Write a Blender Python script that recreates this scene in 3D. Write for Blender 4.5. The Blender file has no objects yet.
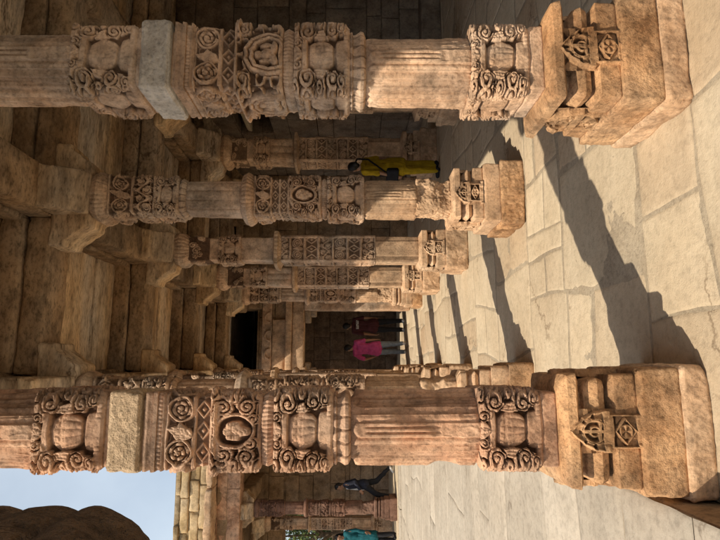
import bpy, math, random
import numpy as np
from mathutils import Vector, Matrix

random.seed(7)
C = bpy.context.scene.collection
R = math.radians
PI = math.pi

# ------------------------------------------------------------------ noise
_rng = np.random.RandomState(11)
_TAB = _rng.uniform(-1, 1, 65536)

def vnoise(P, seed=0):
    P = np.asarray(P, dtype=np.float64)
    i = np.floor(P).astype(np.int64)
    f = P - i
    f = f * f * (3 - 2 * f)
    def h(a, b, c):
        return _TAB[((a * 73856093) ^ (b * 19349663) ^ (c * 83492791) ^ (seed * 2654435)) & 65535]
    x, y, z = i[..., 0], i[..., 1], i[..., 2]
    fx, fy, fz = f[..., 0], f[..., 1], f[..., 2]
    def lx(yy, zz):
        a = h(x, yy, zz); b = h(x + 1, yy, zz)
        return a + (b - a) * fx
    def ly(zz):
        a = lx(y, zz); b = lx(y + 1, zz)
        return a + (b - a) * fy
    a = ly(z); b = ly(z + 1)
    return a + (b - a) * fz

def fbm(P, octv=3, seed=0, rough=.5):
    s = 0; a = 1.0; t = 0; P = np.asarray(P, dtype=np.float64)
    for k in range(octv):
        s = s + a * vnoise(P, seed + 17 * k); t += a; a *= rough; P = P * 2.03 + 3.1
    return s / t

def sm(a, b, x):
    t = np.clip((x - a) / (b - a), 0, 1)
    return t * t * (3 - 2 * t)

# ------------------------------------------------------------------ mesh building
class MB:
    def __init__(s):
        s.v = []; s.q = []; s.t = []; s.cav = []; s.tone = []; s.n = 0
    def add(s, v, quads=None, tris=None, cav=None, tone=0.0):
        v = np.asarray(v, dtype=np.float64).reshape(-1, 3)
        if quads is not None and len(quads): s.q.append(np.asarray(quads, dtype=np.int64) + s.n)
        if tris is not None and len(tris): s.t.append(np.asarray(tris, dtype=np.int64) + s.n)
        s.v.append(v)
        s.cav.append(np.ones(len(v)) if cav is None else np.asarray(cav).reshape(-1))
        s.tone.append(np.full(len(v), tone) if np.isscalar(tone) else np.asarray(tone).reshape(-1))
        s.n += len(v)
        return s
    def mesh(s, name, mat, smooth=True):
        v = np.concatenate(s.v)
        q = np.concatenate(s.q) if s.q else np.zeros((0, 4), np.int64)
        t = np.concatenate(s.t) if s.t else np.zeros((0, 3), np.int64)
        me = bpy.data.meshes.new(name)
        me.vertices.add(len(v)); me.vertices.foreach_set('co', v.astype(np.float32).ravel())
        li = np.concatenate([q.ravel(), t.ravel()]).astype(np.int32)
        me.loops.add(len(li)); me.loops.foreach_set('vertex_index', li)
        starts = np.concatenate([np.arange(len(q)) * 4, len(q) * 4 + np.arange(len(t)) * 3]).astype(np.int32)
        me.polygons.add(len(starts)); me.polygons.foreach_set('loop_start', starts)
        me.polygons.foreach_set('use_smooth', np.full(len(starts), smooth))
        a = me.attributes.new('cav', 'FLOAT', 'POINT'); a.data.foreach_set('value', np.concatenate(s.cav).astype(np.float32))
        a = me.attributes.new('tone', 'FLOAT', 'POINT'); a.data.foreach_set('value', np.concatenate(s.tone).astype(np.float32))
        me.update(calc_edges=True); me.validate()
        if mat: me.materials.append(mat)
        return me
    def build(s, name, mat, parent=None, smooth=True):
        return link(name, s.mesh(name, mat, smooth), parent)

def link(name, me, parent=None):
    o = bpy.data.objects.new(name, me); C.objects.link(o)
    if parent: o.parent = parent
    return o

def tag(o, label=None, cat=None, group=None, kind=None):
    if label: o['label'] = label
    if cat: o['category'] = cat
    if group: o['group'] = group
    if kind: o['kind'] = kind
    return o

def thing(name, label, cat, loc=(0, 0, 0), rz=0, group=None):
    o = bpy.data.objects.new(name, None); C.objects.link(o)
    o.empty_display_size = .1
    o.location = loc; o.rotation_euler = (0, 0, rz)
    o['kind'] = 'thing'
    return tag(o, label, cat, group)

def kids(o): return [c for c in bpy.data.objects if c.parent == o]

def dup(o, loc, rz=0, label=None, group=None):
    tree = [(o, None)]
    def cp(x, par):
        n = x.copy(); C.objects.link(n); n.parent = par
        for ch in kids(x): cp(ch, n)
        return n
    ks = kids(o)
    n = o.copy(); C.objects.link(n); n.location = loc; n.rotation_euler = (0, 0, rz)
    for ch in ks: cp(ch, n)
    if label: n['label'] = label
    if group: n['group'] = group
    return n

def gridquads(nu, nv, off=0):
    i = np.arange(nu - 1)[:, None]; j = np.arange(nv - 1)[None, :]
    a = (i * nv + j).ravel()
    return np.stack([a, a + nv, a + nv + 1, a + 1], 1) + off

def _axis(h, r, res):
    inner = max(h - r, 1e-4)
    n = max(1, int(math.ceil(2 * inner / res)))
    return np.concatenate([[-h, -h + .35 * r], np.linspace(-inner, inner, n + 1), [h - .35 * r, h]])

def rbox(mb, c, size, r=.02, amp=.006, res=.08, seed=0, tone=0.0, rot=None, warp=None, nscale=5.0, amp2=None):
    """box with worn, rounded edges and an uneven stone skin"""
    h = np.array(size) / 2.0; r = min(r, h.min() * .8)
    ax = [_axis(h[k], r, res) for k in range(3)]
    for k in range(3):
        a, b = (k + 1) % 3, (k + 2) % 3
        A, B = np.meshgrid(ax[a], ax[b], indexing='ij')
        for sgn in (-1, 1):
            p = np.zeros(A.shape + (3,))
            p[..., k] = sgn * h[k]; p[..., a] = A; p[..., b] = B
            p = p.reshape(-1, 3)
            q = np.clip(p, -(h - r), h - r)
            d = p - q
            n = d / np.maximum(np.linalg.norm(d, axis=1, keepdims=True), 1e-9)
            p = q + n * r
            if warp is not None: p = warp(p, h)
            w = p + np.array(c)
            a2 = amp * .4 if amp2 is None else amp2
            nz = amp * fbm(w * nscale, 3, seed) + a2 * fbm(w * nscale * 6, 2, seed + 5)
            chip = np.abs(p / h)
            corner = np.sort(chip, axis=1)[:, 1]
            nz = nz - amp * 2.5 * sm(.8, 1, corner) * np.maximum(0, vnoise(w * 7, seed + 9))
            p = p + n * nz[:, None]
            if rot is not None: p = p @ np.array(rot).T
            qd = gridquads(len(ax[a]), len(ax[b]))
            if sgn < 0: qd = qd[:, ::-1]
            mb.add(p + np.array(c), qd, tone=tone)
    return mb

# ------------------------------------------------------------------ materials
def nd(nt, t, **kw):
    n = nt.nodes.new(t)
    for k, v in kw.items(): setattr(n, k, v)
    return n

def stone(name, c1, c2, c3, scale=3.0, patina=.4, bump=.5, dirt_shade=.55, grit=.25, streak=1.0, rough=.9, fine=140.0, tint=None, stain=.42, crack=.0):
    m = bpy.data.materials.new(name); m.use_nodes = True
    nt = m.node_tree; L = nt.links
    b = nt.nodes['Principled BSDF']
    b.inputs['Roughness'].default_value = rough
    b.inputs['Specular IOR Level'].default_value = .2
    g = nd(nt, 'ShaderNodeNewGeometry')
    mp = nd(nt, 'ShaderNodeMapping'); mp.inputs['Scale'].default_value = streak if isinstance(streak, tuple) else (1, 1, streak)
    L.new(g.outputs['Position'], mp.inputs['Vector'])
    def noise(s, det=6, ro=.6, src=mp):
        n = nd(nt, 'ShaderNodeTexNoise')
        n.inputs['Scale'].default_value = s; n.inputs['Detail'].default_value = det; n.inputs['Roughness'].default_value = ro
        L.new(src.outputs[0], n.inputs['Vector']); return n
    n1 = noise(scale, 8, .62); n2 = noise(scale * .45, 5, .6); n3 = noise(scale * 14, 4, .7); n4 = noise(fine, 4, .7)
    def ramp(src, stops):
        r = nd(nt, 'ShaderNodeValToRGB'); e = r.color_ramp.elements
        while len(e) < len(stops): e.new(.5)
        for k, (p, c) in enumerate(stops):
            e[k].position = p; e[k].color = tuple(c) + (1,) if len(c) == 3 else c
        L.new(src, r.inputs[0]); return r
    def mix(kind, fac, a, bb):
        x = nd(nt, 'ShaderNodeMix', data_type='RGBA', blend_type=kind)
        if isinstance(fac, (int, float)): x.inputs[0].default_value = fac
        else: L.new(fac, x.inputs[0])
        L.new(a, x.inputs[6])
        if isinstance(bb, tuple): x.inputs[7].default_value = bb + (1,)
        else: L.new(bb, x.inputs[7])
        return x.outputs[2]
    col = ramp(n1.outputs[0], [(.32, c1), (.68, c2)]).outputs[0]
    pat = ramp(n2.outputs[0], [(.42, (0, 0, 0)), (.66, (patina,) * 3)]).outputs[0]
    col = mix('MIX', pat, col, tuple(c3))
    v3 = ramp(n3.outputs[0], [(.28, (1 - grit * 1.6,) * 3), (.5, (1, 1, 1)), (.75, (1 + grit * .5,) * 3)]).outputs[0]
    col = mix('MULTIPLY', 1.0, col, v3)
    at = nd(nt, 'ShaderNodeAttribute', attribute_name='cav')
    ca = ramp(at.outputs['Fac'], [(.0, (1 - dirt_shade, 1 - dirt_shade * 1.04, 1 - dirt_shade * 1.07)), (.8, (1, 1, 1))]).outputs[0]  # recesses darkened: some dirt, plus shade painted in for carving contrast
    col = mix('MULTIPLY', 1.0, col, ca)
    tn = nd(nt, 'ShaderNodeAttribute', attribute_name='tone')
    ad = nd(nt, 'ShaderNodeMath', operation='ADD'); ad.inputs[1].default_value = 1.0
    L.new(tn.outputs['Fac'], ad.inputs[0])
    cb = nd(nt, 'ShaderNodeCombineColor')
    for k in range(3): L.new(ad.outputs[0], cb.inputs[k])
    col = mix('MULTIPLY', 1.0, col, cb.outputs[0])
    if tint:
        tr = ramp(tn.outputs['Fac'], [(0, (0, 0, 0)), (.04, (0, 0, 0)), (.10, (1, 1, 1))])
        ng = nd(nt, 'ShaderNodeMath', operation='MULTIPLY'); ng.inputs[1].default_value = -.6; L.new(tn.outputs['Fac'], ng.inputs[0]); L.new(ng.outputs[0], tr.inputs[0])
        col = mix('MULTIPLY', tr.outputs[0], col, tuple(tint))
    n5 = noise(scale * .6, 7, .7); n6 = noise(scale * 3.2, 5, .65)
    sv = ramp(n5.outputs[0], [(.36, (1 - stain, 1 - stain * 1.05, 1 - stain * 1.1)), (.56, (1, 1, 1))]).outputs[0]
    col = mix('MULTIPLY', 1.0, col, sv)
    sv = ramp(n6.outputs[0], [(.33, (1 - stain * .8,) * 3), (.50, (1, 1, 1)), (.7, (1 + stain * .25,) * 3)]).outputs[0]
    col = mix('MULTIPLY', 1.0, col, sv)
    if crack:
        vo = nd(nt, 'ShaderNodeTexVoronoi', feature='DISTANCE_TO_EDGE'); vo.inputs['Scale'].default_value = 1.1
        wn = noise(2.5, 5, .7); wa = nd(nt, 'ShaderNodeMix', data_type='RGBA'); wa.inputs[0].default_value = .35
        L.new(mp.outputs[0], wa.inputs[6]); L.new(wn.outputs[1], wa.inputs[7]); L.new(wa.outputs[2], vo.inputs['Vector'])
        cm = ramp(vo.outputs['Distance'], [(.0, (1, 1, 1)), (.012, (0, 0, 0))]).outputs[0]
        cn_ = ramp(n2.outputs[0], [(.47, (0, 0, 0)), (.55, (crack * 2,) * 3)]).outputs[0]
        cf = mix('MULTIPLY', 1.0, cm, cn_)
        col = mix('MULTIPLY', cf, col, (.35, .30, .26))
    L.new(col, b.inputs['Base Color'])
    b1 = nd(nt, 'ShaderNodeBump'); b1.inputs['Strength'].default_value = bump; b1.inputs['Distance'].default_value = .012
    L.new(n3.outputs[0], b1.inputs['Height'])
    b2 = nd(nt, 'ShaderNodeBump'); b2.inputs['Strength'].default_value = bump * .8; b2.inputs['Distance'].default_value = .004
    L.new(n4.outputs[0], b2.inputs['Height']); L.new(b1.outputs[0], b2.inputs['Normal'])
    L.new(b2.outputs[0], b.inputs['Normal'])
    return m

def plain(name, col, rough=.8, var=.25, scale=30, metal=0, bump=.15):
    m = bpy.data.materials.new(name); m.use_nodes = True
    nt = m.node_tree; L = nt.links; b = nt.nodes['Principled BSDF']
    n = nd(nt, 'ShaderNodeTexNoise'); n.inputs['Scale'].default_value = scale; n.inputs['Detail'].default_value = 4
    tc = nd(nt, 'ShaderNodeTexCoord'); L.new(tc.outputs['Object'], n.inputs['Vector'])
    r = nd(nt, 'ShaderNodeValToRGB')
    r.color_ramp.elements[0].position = .3; r.color_ramp.elements[1].position = .7
    r.color_ramp.elements[0].color = tuple(c * (1 - var) for c in col) + (1,)
    r.color_ramp.elements[1].color = tuple(min(1, c * (1 + var)) for c in col) + (1,)
    L.new(n.outputs[0], r.inputs[0]); L.new(r.outputs[0], b.inputs['Base Color'])
    bp = nd(nt, 'ShaderNodeBump'); bp.inputs['Strength'].default_value = bump; bp.inputs['Distance'].default_value = .01
    L.new(n.outputs[0], bp.inputs['Height']); L.new(bp.outputs[0], b.inputs['Normal'])
    b.inputs['Roughness'].default_value = rough; b.inputs['Metallic'].default_value = metal
    b.inputs['Specular IOR Level'].default_value = .25
    return m

M = {}
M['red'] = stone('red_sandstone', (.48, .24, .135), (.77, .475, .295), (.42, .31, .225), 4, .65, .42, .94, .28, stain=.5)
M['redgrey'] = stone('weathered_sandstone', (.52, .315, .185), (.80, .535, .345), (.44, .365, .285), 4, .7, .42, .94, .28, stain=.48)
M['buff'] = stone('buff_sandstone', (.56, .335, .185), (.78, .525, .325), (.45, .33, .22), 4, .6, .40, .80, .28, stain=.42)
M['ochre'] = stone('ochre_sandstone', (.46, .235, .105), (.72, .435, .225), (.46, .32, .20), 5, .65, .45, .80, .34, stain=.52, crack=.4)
M['pale'] = stone('pale_block', (.64, .45, .28), (.74, .56, .37), (.52, .37, .23), 5, .6, .9, .5, .34, stain=.3)
M['greyblock'] = stone('grey_block', (.58, .52, .44), (.72, .65, .555), (.52, .43, .33), 4, .7, .6, .5, .3, stain=.35)
M['brown'] = stone('old_brown_stone', (.26, .165, .09), (.44, .295, .17), (.28, .235, .185), 2.2, .6, .5, .5, .3)
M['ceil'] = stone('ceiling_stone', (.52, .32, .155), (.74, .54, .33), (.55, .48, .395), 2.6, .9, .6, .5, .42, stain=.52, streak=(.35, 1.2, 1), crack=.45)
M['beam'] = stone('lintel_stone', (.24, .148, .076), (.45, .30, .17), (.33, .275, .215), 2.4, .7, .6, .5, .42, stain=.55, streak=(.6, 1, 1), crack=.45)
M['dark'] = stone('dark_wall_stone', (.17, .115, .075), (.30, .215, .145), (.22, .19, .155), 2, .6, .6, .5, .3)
M['floor'] = stone('paving_stone', (.54, .435, .295), (.61, .51, .365), (.52, .40, .27), 1.5, .6, .6, .4, .14, fine=110, tint=(1.03, .94, .88), stain=.13, crack=.35)
M['joint'] = stone('joint_dust', (.36, .29, .20), (.46, .385, .28), (.33, .265, .19), 3, .4, .6, .3, .2, stain=.2)
M['court'] = stone('courtyard_stone', (.46, .395, .31), (.55, .485, .39), (.45, .38, .29), 1.4, .5, .4, .35, .18, fine=80, stain=.14, crack=.3)
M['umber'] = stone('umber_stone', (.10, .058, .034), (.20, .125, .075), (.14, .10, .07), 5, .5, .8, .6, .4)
M['reddark'] = stone('dark_red_stone', (.17, .085, .055), (.28, .15, .10), (.19, .13, .095), 3, .5, .5, .5, .25)
M['yellow'] = stone('yellow_masonry', (.42, .285, .13), (.56, .42, .24), (.44, .36, .26), 2, .5, .5, .5, .22)
M['earth'] = stone('earth', (.30, .24, .16), (.38, .31, .22), (.25, .22, .15), .5, .5, .5, .3, .2)

# ------------------------------------------------------------------ carved motifs: height fields in panel units
def spiral(x, y, cx, cy, r, turns, d=1, ph=0.0):
    dx = x - cx; dy = y - cy
    rho = np.sqrt(dx * dx + dy * dy) / r
    phi = np.arctan2(dy, dx)
    g = np.mod(rho * turns - d * phi / (2 * PI) + ph, 1.0)
    lob = .80 + .20 * np.abs(np.cos(phi * 4.5 + rho * 5)) ** .6
    ridge = sm(.10, .27, g) * (1 - sm(.73, .90, g)) * lob
    ridge = np.where(rho < .16, 1.0, ridge - .28 * np.exp(-((g - .5) / .07) ** 2))
    rl = rho * (1.0 + .09 * np.cos(6 * phi + ph * 9))
    return ridge * (1 - sm(.86, 1.0, rl)) * (1.0 - .22 * rho)

def leaf(x, y, cx, cy, ang, ln, wd, lobes=4, curve=.0):
    dx = x - cx; dy = y - cy
    u = (dx * math.cos(ang) + dy * math.sin(ang)) / ln
    v = (-dx * math.sin(ang) + dy * math.cos(ang)) / wd - curve * u * u
    uc = np.clip(u, 0, 1)
    w = np.sin(PI * uc ** .7) * (.8 + .22 * np.abs(np.sin(lobes * PI * uc)))
    ins = sm(0, .16, w - np.abs(v)) * (u > 0) * (u < 1)
    return ins * (.62 + .38 * np.cos(np.clip(np.abs(v) / np.maximum(w, .05), 0, 1) * PI * 1.5) ** 2)

def warp(x, y, seed, a=.05, f=3):
    P = np.stack([x * f, y * f, np.full_like(x, seed * .37)], -1)
    return x + a * vnoise(P, seed), y + a * vnoise(P + 31, seed + 1)

def bead(x, n, y, y0, h):
    bx = np.mod(x * n, 1.0) - .5
    by = (y - y0) / h
    d = np.sqrt((bx * 2.1) ** 2 + (by * 1.0) ** 2)
    return np.sqrt(np.clip(1 - d * d, 0, 1))

def fill(x, y, seed, f=4.2):
    P = np.stack([x * f, y * f, np.full_like(x, seed * 1.3)], -1)
    return sm(.45, .85, 1 - np.abs(vnoise(P, seed)) * 2.6)

def frond(x, y, cx, cy, ang, ln, wd, curve=.0):
    """curved leaf with parallel sharp ribs"""
    dx = x - cx; dy = y - cy
    u = (dx * math.cos(ang) + dy * math.sin(ang)) / ln
    v = (-dx * math.sin(ang) + dy * math.cos(ang)) / wd - curve * 2.2 * u * u
    uc = np.clip(u, 0, 1)
    w = np.sin(PI * np.clip(uc * .93 + .05, 0, 1) ** .8)
    ins = sm(0, .12, w - np.abs(v)) * (u > 0) * (u < 1)
    q = np.clip(v / np.maximum(w, .08), -1, 1)
    return ins * (.50 + .5 * np.abs(np.cos(q * PI * 1.5)) ** .7)

def crisp(f, x, y, seed):
    P = np.stack([x * 13, y * 13, np.full_like(x, seed * 2.1)], -1)
    v = 1 - sm(0, .22, np.abs(vnoise(P, seed + 4)))
    return (.72 * sm(.24, .46, f) + .28 * f) * (1 - .12 * v)

def rel_vase(x, y, H, seed):
    xs, ys = warp(x, y, seed, .035, 3)
    t = ys / H
    w = np.interp(t, [0, .06, .14, .22, .28, .36, .48, .58, .66, .72, .76, .84, .87, 1], [.62, .60, .62, .58, .36, .50, .60, .60, .50, .42, .62, .66, .55, .5])
    ins = sm(0, .07, w - np.abs(xs))
    curve = np.sqrt(np.clip(1 - (xs / (w + .02)) ** 2, 0, 1))
    pot = .002 + .024 * curve
    body = sm(.27, .31, t) * (1 - sm(.70, .74, t))
    lowb = (t < .52)
    pot = pot + body * .005 * np.where(lowb, np.abs(np.cos(xs / w * 8)) ** .6, .55 * (np.sin(t * 60) > -.2) * (np.cos(xs / w * 15) > -.4))
    pot = pot - .010 * sm(.235, .255, t) * (1 - sm(.28, .30, t)) - .012 * sm(.71, .73, t) * (1 - sm(.75, .765, t))
    pot = pot + .012 * sm(.75, .78, t) * (1 - sm(.84, .87, t))
    pot = np.where(t > .88, .0, pot) * ins
    band = .020 * (1 - sm(.10, .13, t)) + .004 * bead(xs, 7, t, .07, .05)
    fo = np.zeros_like(x)
    for sg in (-1, 1):
        X = xs * sg
        o1, o2 = (.03 * math.sin(seed), .03 * math.cos(seed * 1.7))
        fo = np.maximum(fo, .85 * frond(X, ys, .26, .90 * H, -.2, 1.0, .17, .5))
        fo = np.maximum(fo, .9 * frond(X, ys, .62, .70 * H, -1.35, .62 * H, .16, -.35))
        fo = np.maximum(fo, .9 * frond(X, ys, .98, .55 * H, -1.7, .5 * H, .15, .3))
        fo = np.maximum(fo, .8 * frond(X, ys, .50, .98 * H, .1, .6, .12, -.4))
        for (cx, cy, r, tr, d, ph) in ((.80 + o1, .76, .29, 2.1, 1, .2), (.82 - o1, .34 + o2, .25, 2.0, -1, .1), (.40, .945, .17, 1.7, -1, .5),
                                       (.97, .985, .16, 1.5, 1, .3), (.90, .15, .16, 1.7, 1, .6), (.99, .55, .14, 1.5, 1, .2)):
            z_ = spiral(X, ys, cx, cy * H, r, tr, d, ph)
            rr_ = np.sqrt((X - cx) ** 2 + (ys - cy * H) ** 2) / r
            fo = np.where(rr_ < 1.06, z_, fo)
    fo = np.maximum(fo, .8 * frond(xs, ys, 0, .86 * H, PI / 2, .3 * H, .3, 0))
    fo = crisp(fo, xs, ys, seed) * .042
    return np.maximum(np.maximum(pot, band), fo)

def rel_vine(x, y, H, seed):
    """running vine: S-scrolls on both sides of a beaded stem under a cusped arch"""
    xs, ys = warp(x, y, seed, .06, 2.8)
    t = ys / H
    f = np.zeros_like(x)
    for k, cx in enumerate((-.75, -.27, .22, .72)):
        d = 1 if k % 2 else -1
        f = np.maximum(f, spiral(xs, ys, cx, (.62 if k % 2 else .34) * H, .27, 2.2, d, .15 * k))
        f = np.maximum(f, spiral(xs, ys, cx + .05, (.22 if k % 2 else .80) * H, .15, 1.6, -d, .3))
        f = np.maximum(f, leaf(xs, ys, cx, .5 * H, 1.2 * d, .5, .15, 4, .3) * .85)
    wave = np.abs(t - .5 - .2 * np.sin(xs * 6.2))
    f = np.maximum(f, 1 - sm(.04, .075, wave))
    f = np.maximum(f, .35 * fill(xs, ys, seed))
    frame = np.maximum(1 - sm(.06, .09, t), sm(.91, .94, t))
    return np.maximum(crisp(f, xs, ys, seed) * .038, frame * .026)

def rel_arch(x, y, H, seed):
    """cusped arch opening over a small seated figure, leaf scrolls in the spandrels"""
    xs, ys = warp(x, y, seed, .05, 2.6)
    t = ys / H
    f = .4 * fill(xs, ys, seed, 4.6)
    rr = np.sqrt((xs / .72) ** 2 + ((t - .28) / .52) ** 2)
    cusp = .05 * np.abs(np.sin(np.arctan2(t - .28, xs) * 5))
    for q in (.98, .78):
        f = np.where(np.abs(rr + cusp - q) < .09, np.maximum(f, 1 - (np.abs(rr + cusp - q) / .09) ** 2 * .6), np.where(np.abs(rr + cusp - q) < .13, 0, f))
    ins = rr + cusp < .66
    fig = np.zeros_like(x)
    for cx, cy, rx, ry in ((0, .52, .13, .11), (0, .32, .20, .16), (-.2, .17, .24, .09), (.2, .17, .24, .09), (-.26, .36, .08, .14), (.26, .36, .08, .14)):
        fig = np.maximum(fig, np.sqrt(np.clip(1 - ((xs - cx) / rx) ** 2 - ((t - cy) / ry) ** 2, 0, 1)))
    f = np.where(ins, fig, f)
    for sg in (-1, 1):
        f = np.maximum(f, spiral(xs * sg, ys, .84, .82 * H, .24, 2.2, 1, .3) * (rr > 1.08))
    frame = np.maximum(1 - sm(.06, .09, t), sm(.93, .96, t))
    return np.maximum(crisp(f, xs, ys, seed) * .040, frame * .026)

def rel_scroll(x, y, H, seed):
    if seed % 3 == 0: return rel_vine(x, y, H, seed)
    if seed % 3 == 1: return rel_arch(x, y, H, seed)
    xs, ys = warp(x, y, seed, .05, 2.6)
    t = ys / H
    f = np.zeros_like(x)
    for sg in (-1, 1):
        X = xs * sg
        for (cx, cy, r, tr, d, ph) in ((.72, .74, .30, 2.6, 1, .2), (.74, .30, .28, 2.4, -1, .1), (.36, .18, .22, 2, 1, .4),
                                       (.98, .52, .18, 1.8, -1, .2), (.98, .92, .16, 1.5, 1, .1), (.98, .1, .16, 1.5, 1, .7)):
            f = np.maximum(f, spiral(X, ys, cx, cy * H, r, tr, d, ph))
        f = np.maximum(f, leaf(X, ys, .1, .92 * H, -.25, .8, .13, 5, .3) * .9)
    rr = np.sqrt((xs / .50) ** 2 + ((t - .52) / .38) ** 2)
    arc = np.exp(-((rr - 1) / .10) ** 2)
    f = np.maximum(f * sm(.93, 1.02, rr), arc)
    face = np.sqrt(np.clip(1 - (rr / .72) ** 2, 0, 1)) * (.75 + .25 * np.cos(xs * 17) * np.cos(ys * 12))
    for (cx, cy, r) in ((.17, .62, .11), (-.17, .62, .11), (0, .50, .10), (0, .30, .14)):
        face = np.maximum(face, 1.15 * np.sqrt(np.clip(1 - ((xs - cx) ** 2 + (ys - cy * H) ** 2) / r ** 2, 0, 1)))
    f = np.maximum(f, face * .95)
    frame = np.maximum(1 - sm(.05, .08, t), sm(.93, .96, t))
    f = np.maximum(f, .38 * fill(xs, ys, seed) * (rr > 1.05))
    return np.maximum(crisp(f, xs, ys, seed) * .040, frame * .026)

def rel_medal(x, y, H, seed):
    xs, ys = warp(x, y, seed, .04, 3)
    t = ys / H
    f = np.zeros_like(x)
    for sg in (-1, 1):
        X = xs * sg
        dx = X - .62; dy = ys - .5 * H
        rad = min(.36, .44 * H)
        rr = np.sqrt(dx * dx + dy * dy) / rad; ph = np.arctan2(dy, dx)
        ros = np.exp(-((rr - .93) / .09) ** 2) + (rr < .82) * (.45 + .5 * np.abs(np.cos(2.5 * ph + rr * 3))) * sm(.0, .25, rr) * (1 - sm(.7, .82, rr)) + (rr < .18)
        ros = np.where(rr < .84, spiral(X, ys, .62, .5 * H, rad * .84, 2.3, 1, .2) * (.72 + .28 * np.cos(ph * 5 + rr * 4)), np.clip(ros, 0, 1))
        f = np.maximum(f, ros)
    f = np.maximum(f, .9 * leaf(xs, ys, -.18, .08 * H, 1.2, .95 * H, .24, 3, .2))
    f = np.maximum(f, .8 * (np.abs(xs) + np.abs(t - .5) * 1.0 < .26))
    frame = np.maximum(1 - sm(.07, .11, t), sm(.90, .94, t))
    f = np.maximum(f, .3 * fill(xs, ys, seed, 5))
    return np.maximum(crisp(f, xs, ys, seed) * .032, frame * .019)

def rel_lattice(x, y, H, seed, n=3):
    t = y / H
    u = np.mod(x * n * .5 + .5, 1) - .5
    v = (t - .5)
    d = np.abs(u) * 2 + np.abs(v) * 2
    f = sm(.05, .16, np.abs(d - .72)) * .0
    ring = np.exp(-((d - .78) / .12) ** 2) + np.clip(1 - d / .35, 0, 1)
    f = np.clip(ring, 0, 1)
    frame = np.maximum(1 - sm(.08, .13, t), sm(.87, .92, t))
    return np.maximum(f, frame) * .019

def rel_lozenges(x, y, H, seed):
    """tall carved panel: stacked bands of lozenges, rosettes and scrolls"""
    xs, ys = warp(x, y, seed, .03, 3)
    band = 1.15
    k = np.floor(ys / band); yb = ys - k * band; tb = yb / band
    a = rel_lattice(xs * .9, tb * .9, .9, seed) / .019
    b = rel_scroll(xs, yb, band, seed) / .042
    c = np.maximum(spiral(np.abs(xs), yb, .5, .5 * band, .45, 3, 1, .2), leaf(xs, yb, 0, .1, PI / 2, .9, .2, 4))
    f = np.where(np.mod(k, 3) == 0, b, np.where(np.mod(k, 3) == 1, a, c))
    fr = np.maximum(np.maximum(1 - sm(.05, .08, tb), sm(.92, .95, tb)), sm(.86, .9, np.abs(xs)))
    return np.maximum(f * .9, fr) * .020

def rel_ribs(n):
    def f(x, y, H, seed):
        return .008 * np.abs(np.cos(x * PI * n / 2)) ** .7
    return f

def rel_flutes(x, y, H, seed):
    """stepped upright faces: a proud middle face with two sunk channels, then two set-back faces each side"""
    t = y / H
    a = np.abs(x)
    g = .018 - .015 * sm(.215, .245, a) - .016 * sm(.50, .535, a) - .012 * sm(.78, .82, a)
    g = g + .003 * np.cos((a - .37) * 22) * ((a > .24) & (a < .5))
    g = g - .011 * np.exp(-((a - .085) / .035) ** 4) * sm(.30, .32, t) * (1 - sm(.86, .88, t))
    g = g - .006 * (a < .2) * sm(.22, .24, t) * (1 - sm(.27, .29, t))
    pt = np.abs(np.mod(x * 1.9 + .5, 1) - .5) * 2
    tip = sm(-.015, .012, t - (.925 + .045 * (1 - pt ** 2)))
    g = g * (1 - tip) - .012 * tip
    low = 1 - sm(.16, .2, t)
    P = np.stack([x * 6, y * 9, np.full_like(x, seed * 1.1)], -1)
    return g + low * .004 * (1 - sm(.1, .35, np.abs(vnoise(P, seed)))) + .012

def rel_flutes_plain(x, y, H, seed):
    t = y / H
    return .013 * np.abs(np.cos(x * PI * 1.5)) ** .6 * sm(0, .04, t) * (1 - sm(.95, 1, t))

def rel_petals(x, y, H, seed):
    t = y / H
    u = np.mod(x * 2.5, 1) - .5
    w = .46 * np.sqrt(np.clip(1 - (t - .1) ** 2, 0, 1))
    return .007 * sm(0, .08, w - np.abs(u)) * (1 - .5 * t)

def rel_figures(x, y, H, seed):
    xs, ys = warp(x, y, seed, .08, 2.5)
    f = np.zeros_like(x); rg = np.random.RandomState(seed)
    for k in range(9):
        cx, cy, r = rg.uniform(-1, 1), rg.uniform(.1, .9) * H, rg.uniform(.16, .34)
        f = np.maximum(f, spiral(xs, ys, cx, cy, r, rg.uniform(1.4, 2.4), rg.choice([-1, 1]), rg.rand()))
    return crisp(f, xs, ys, seed) * .032

def rel_plain(x, y, H, seed): return np.zeros_like(x)

# ------------------------------------------------------------------ pillar segments
SLIM = [1.0]     # slimness of the drums being built

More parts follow.
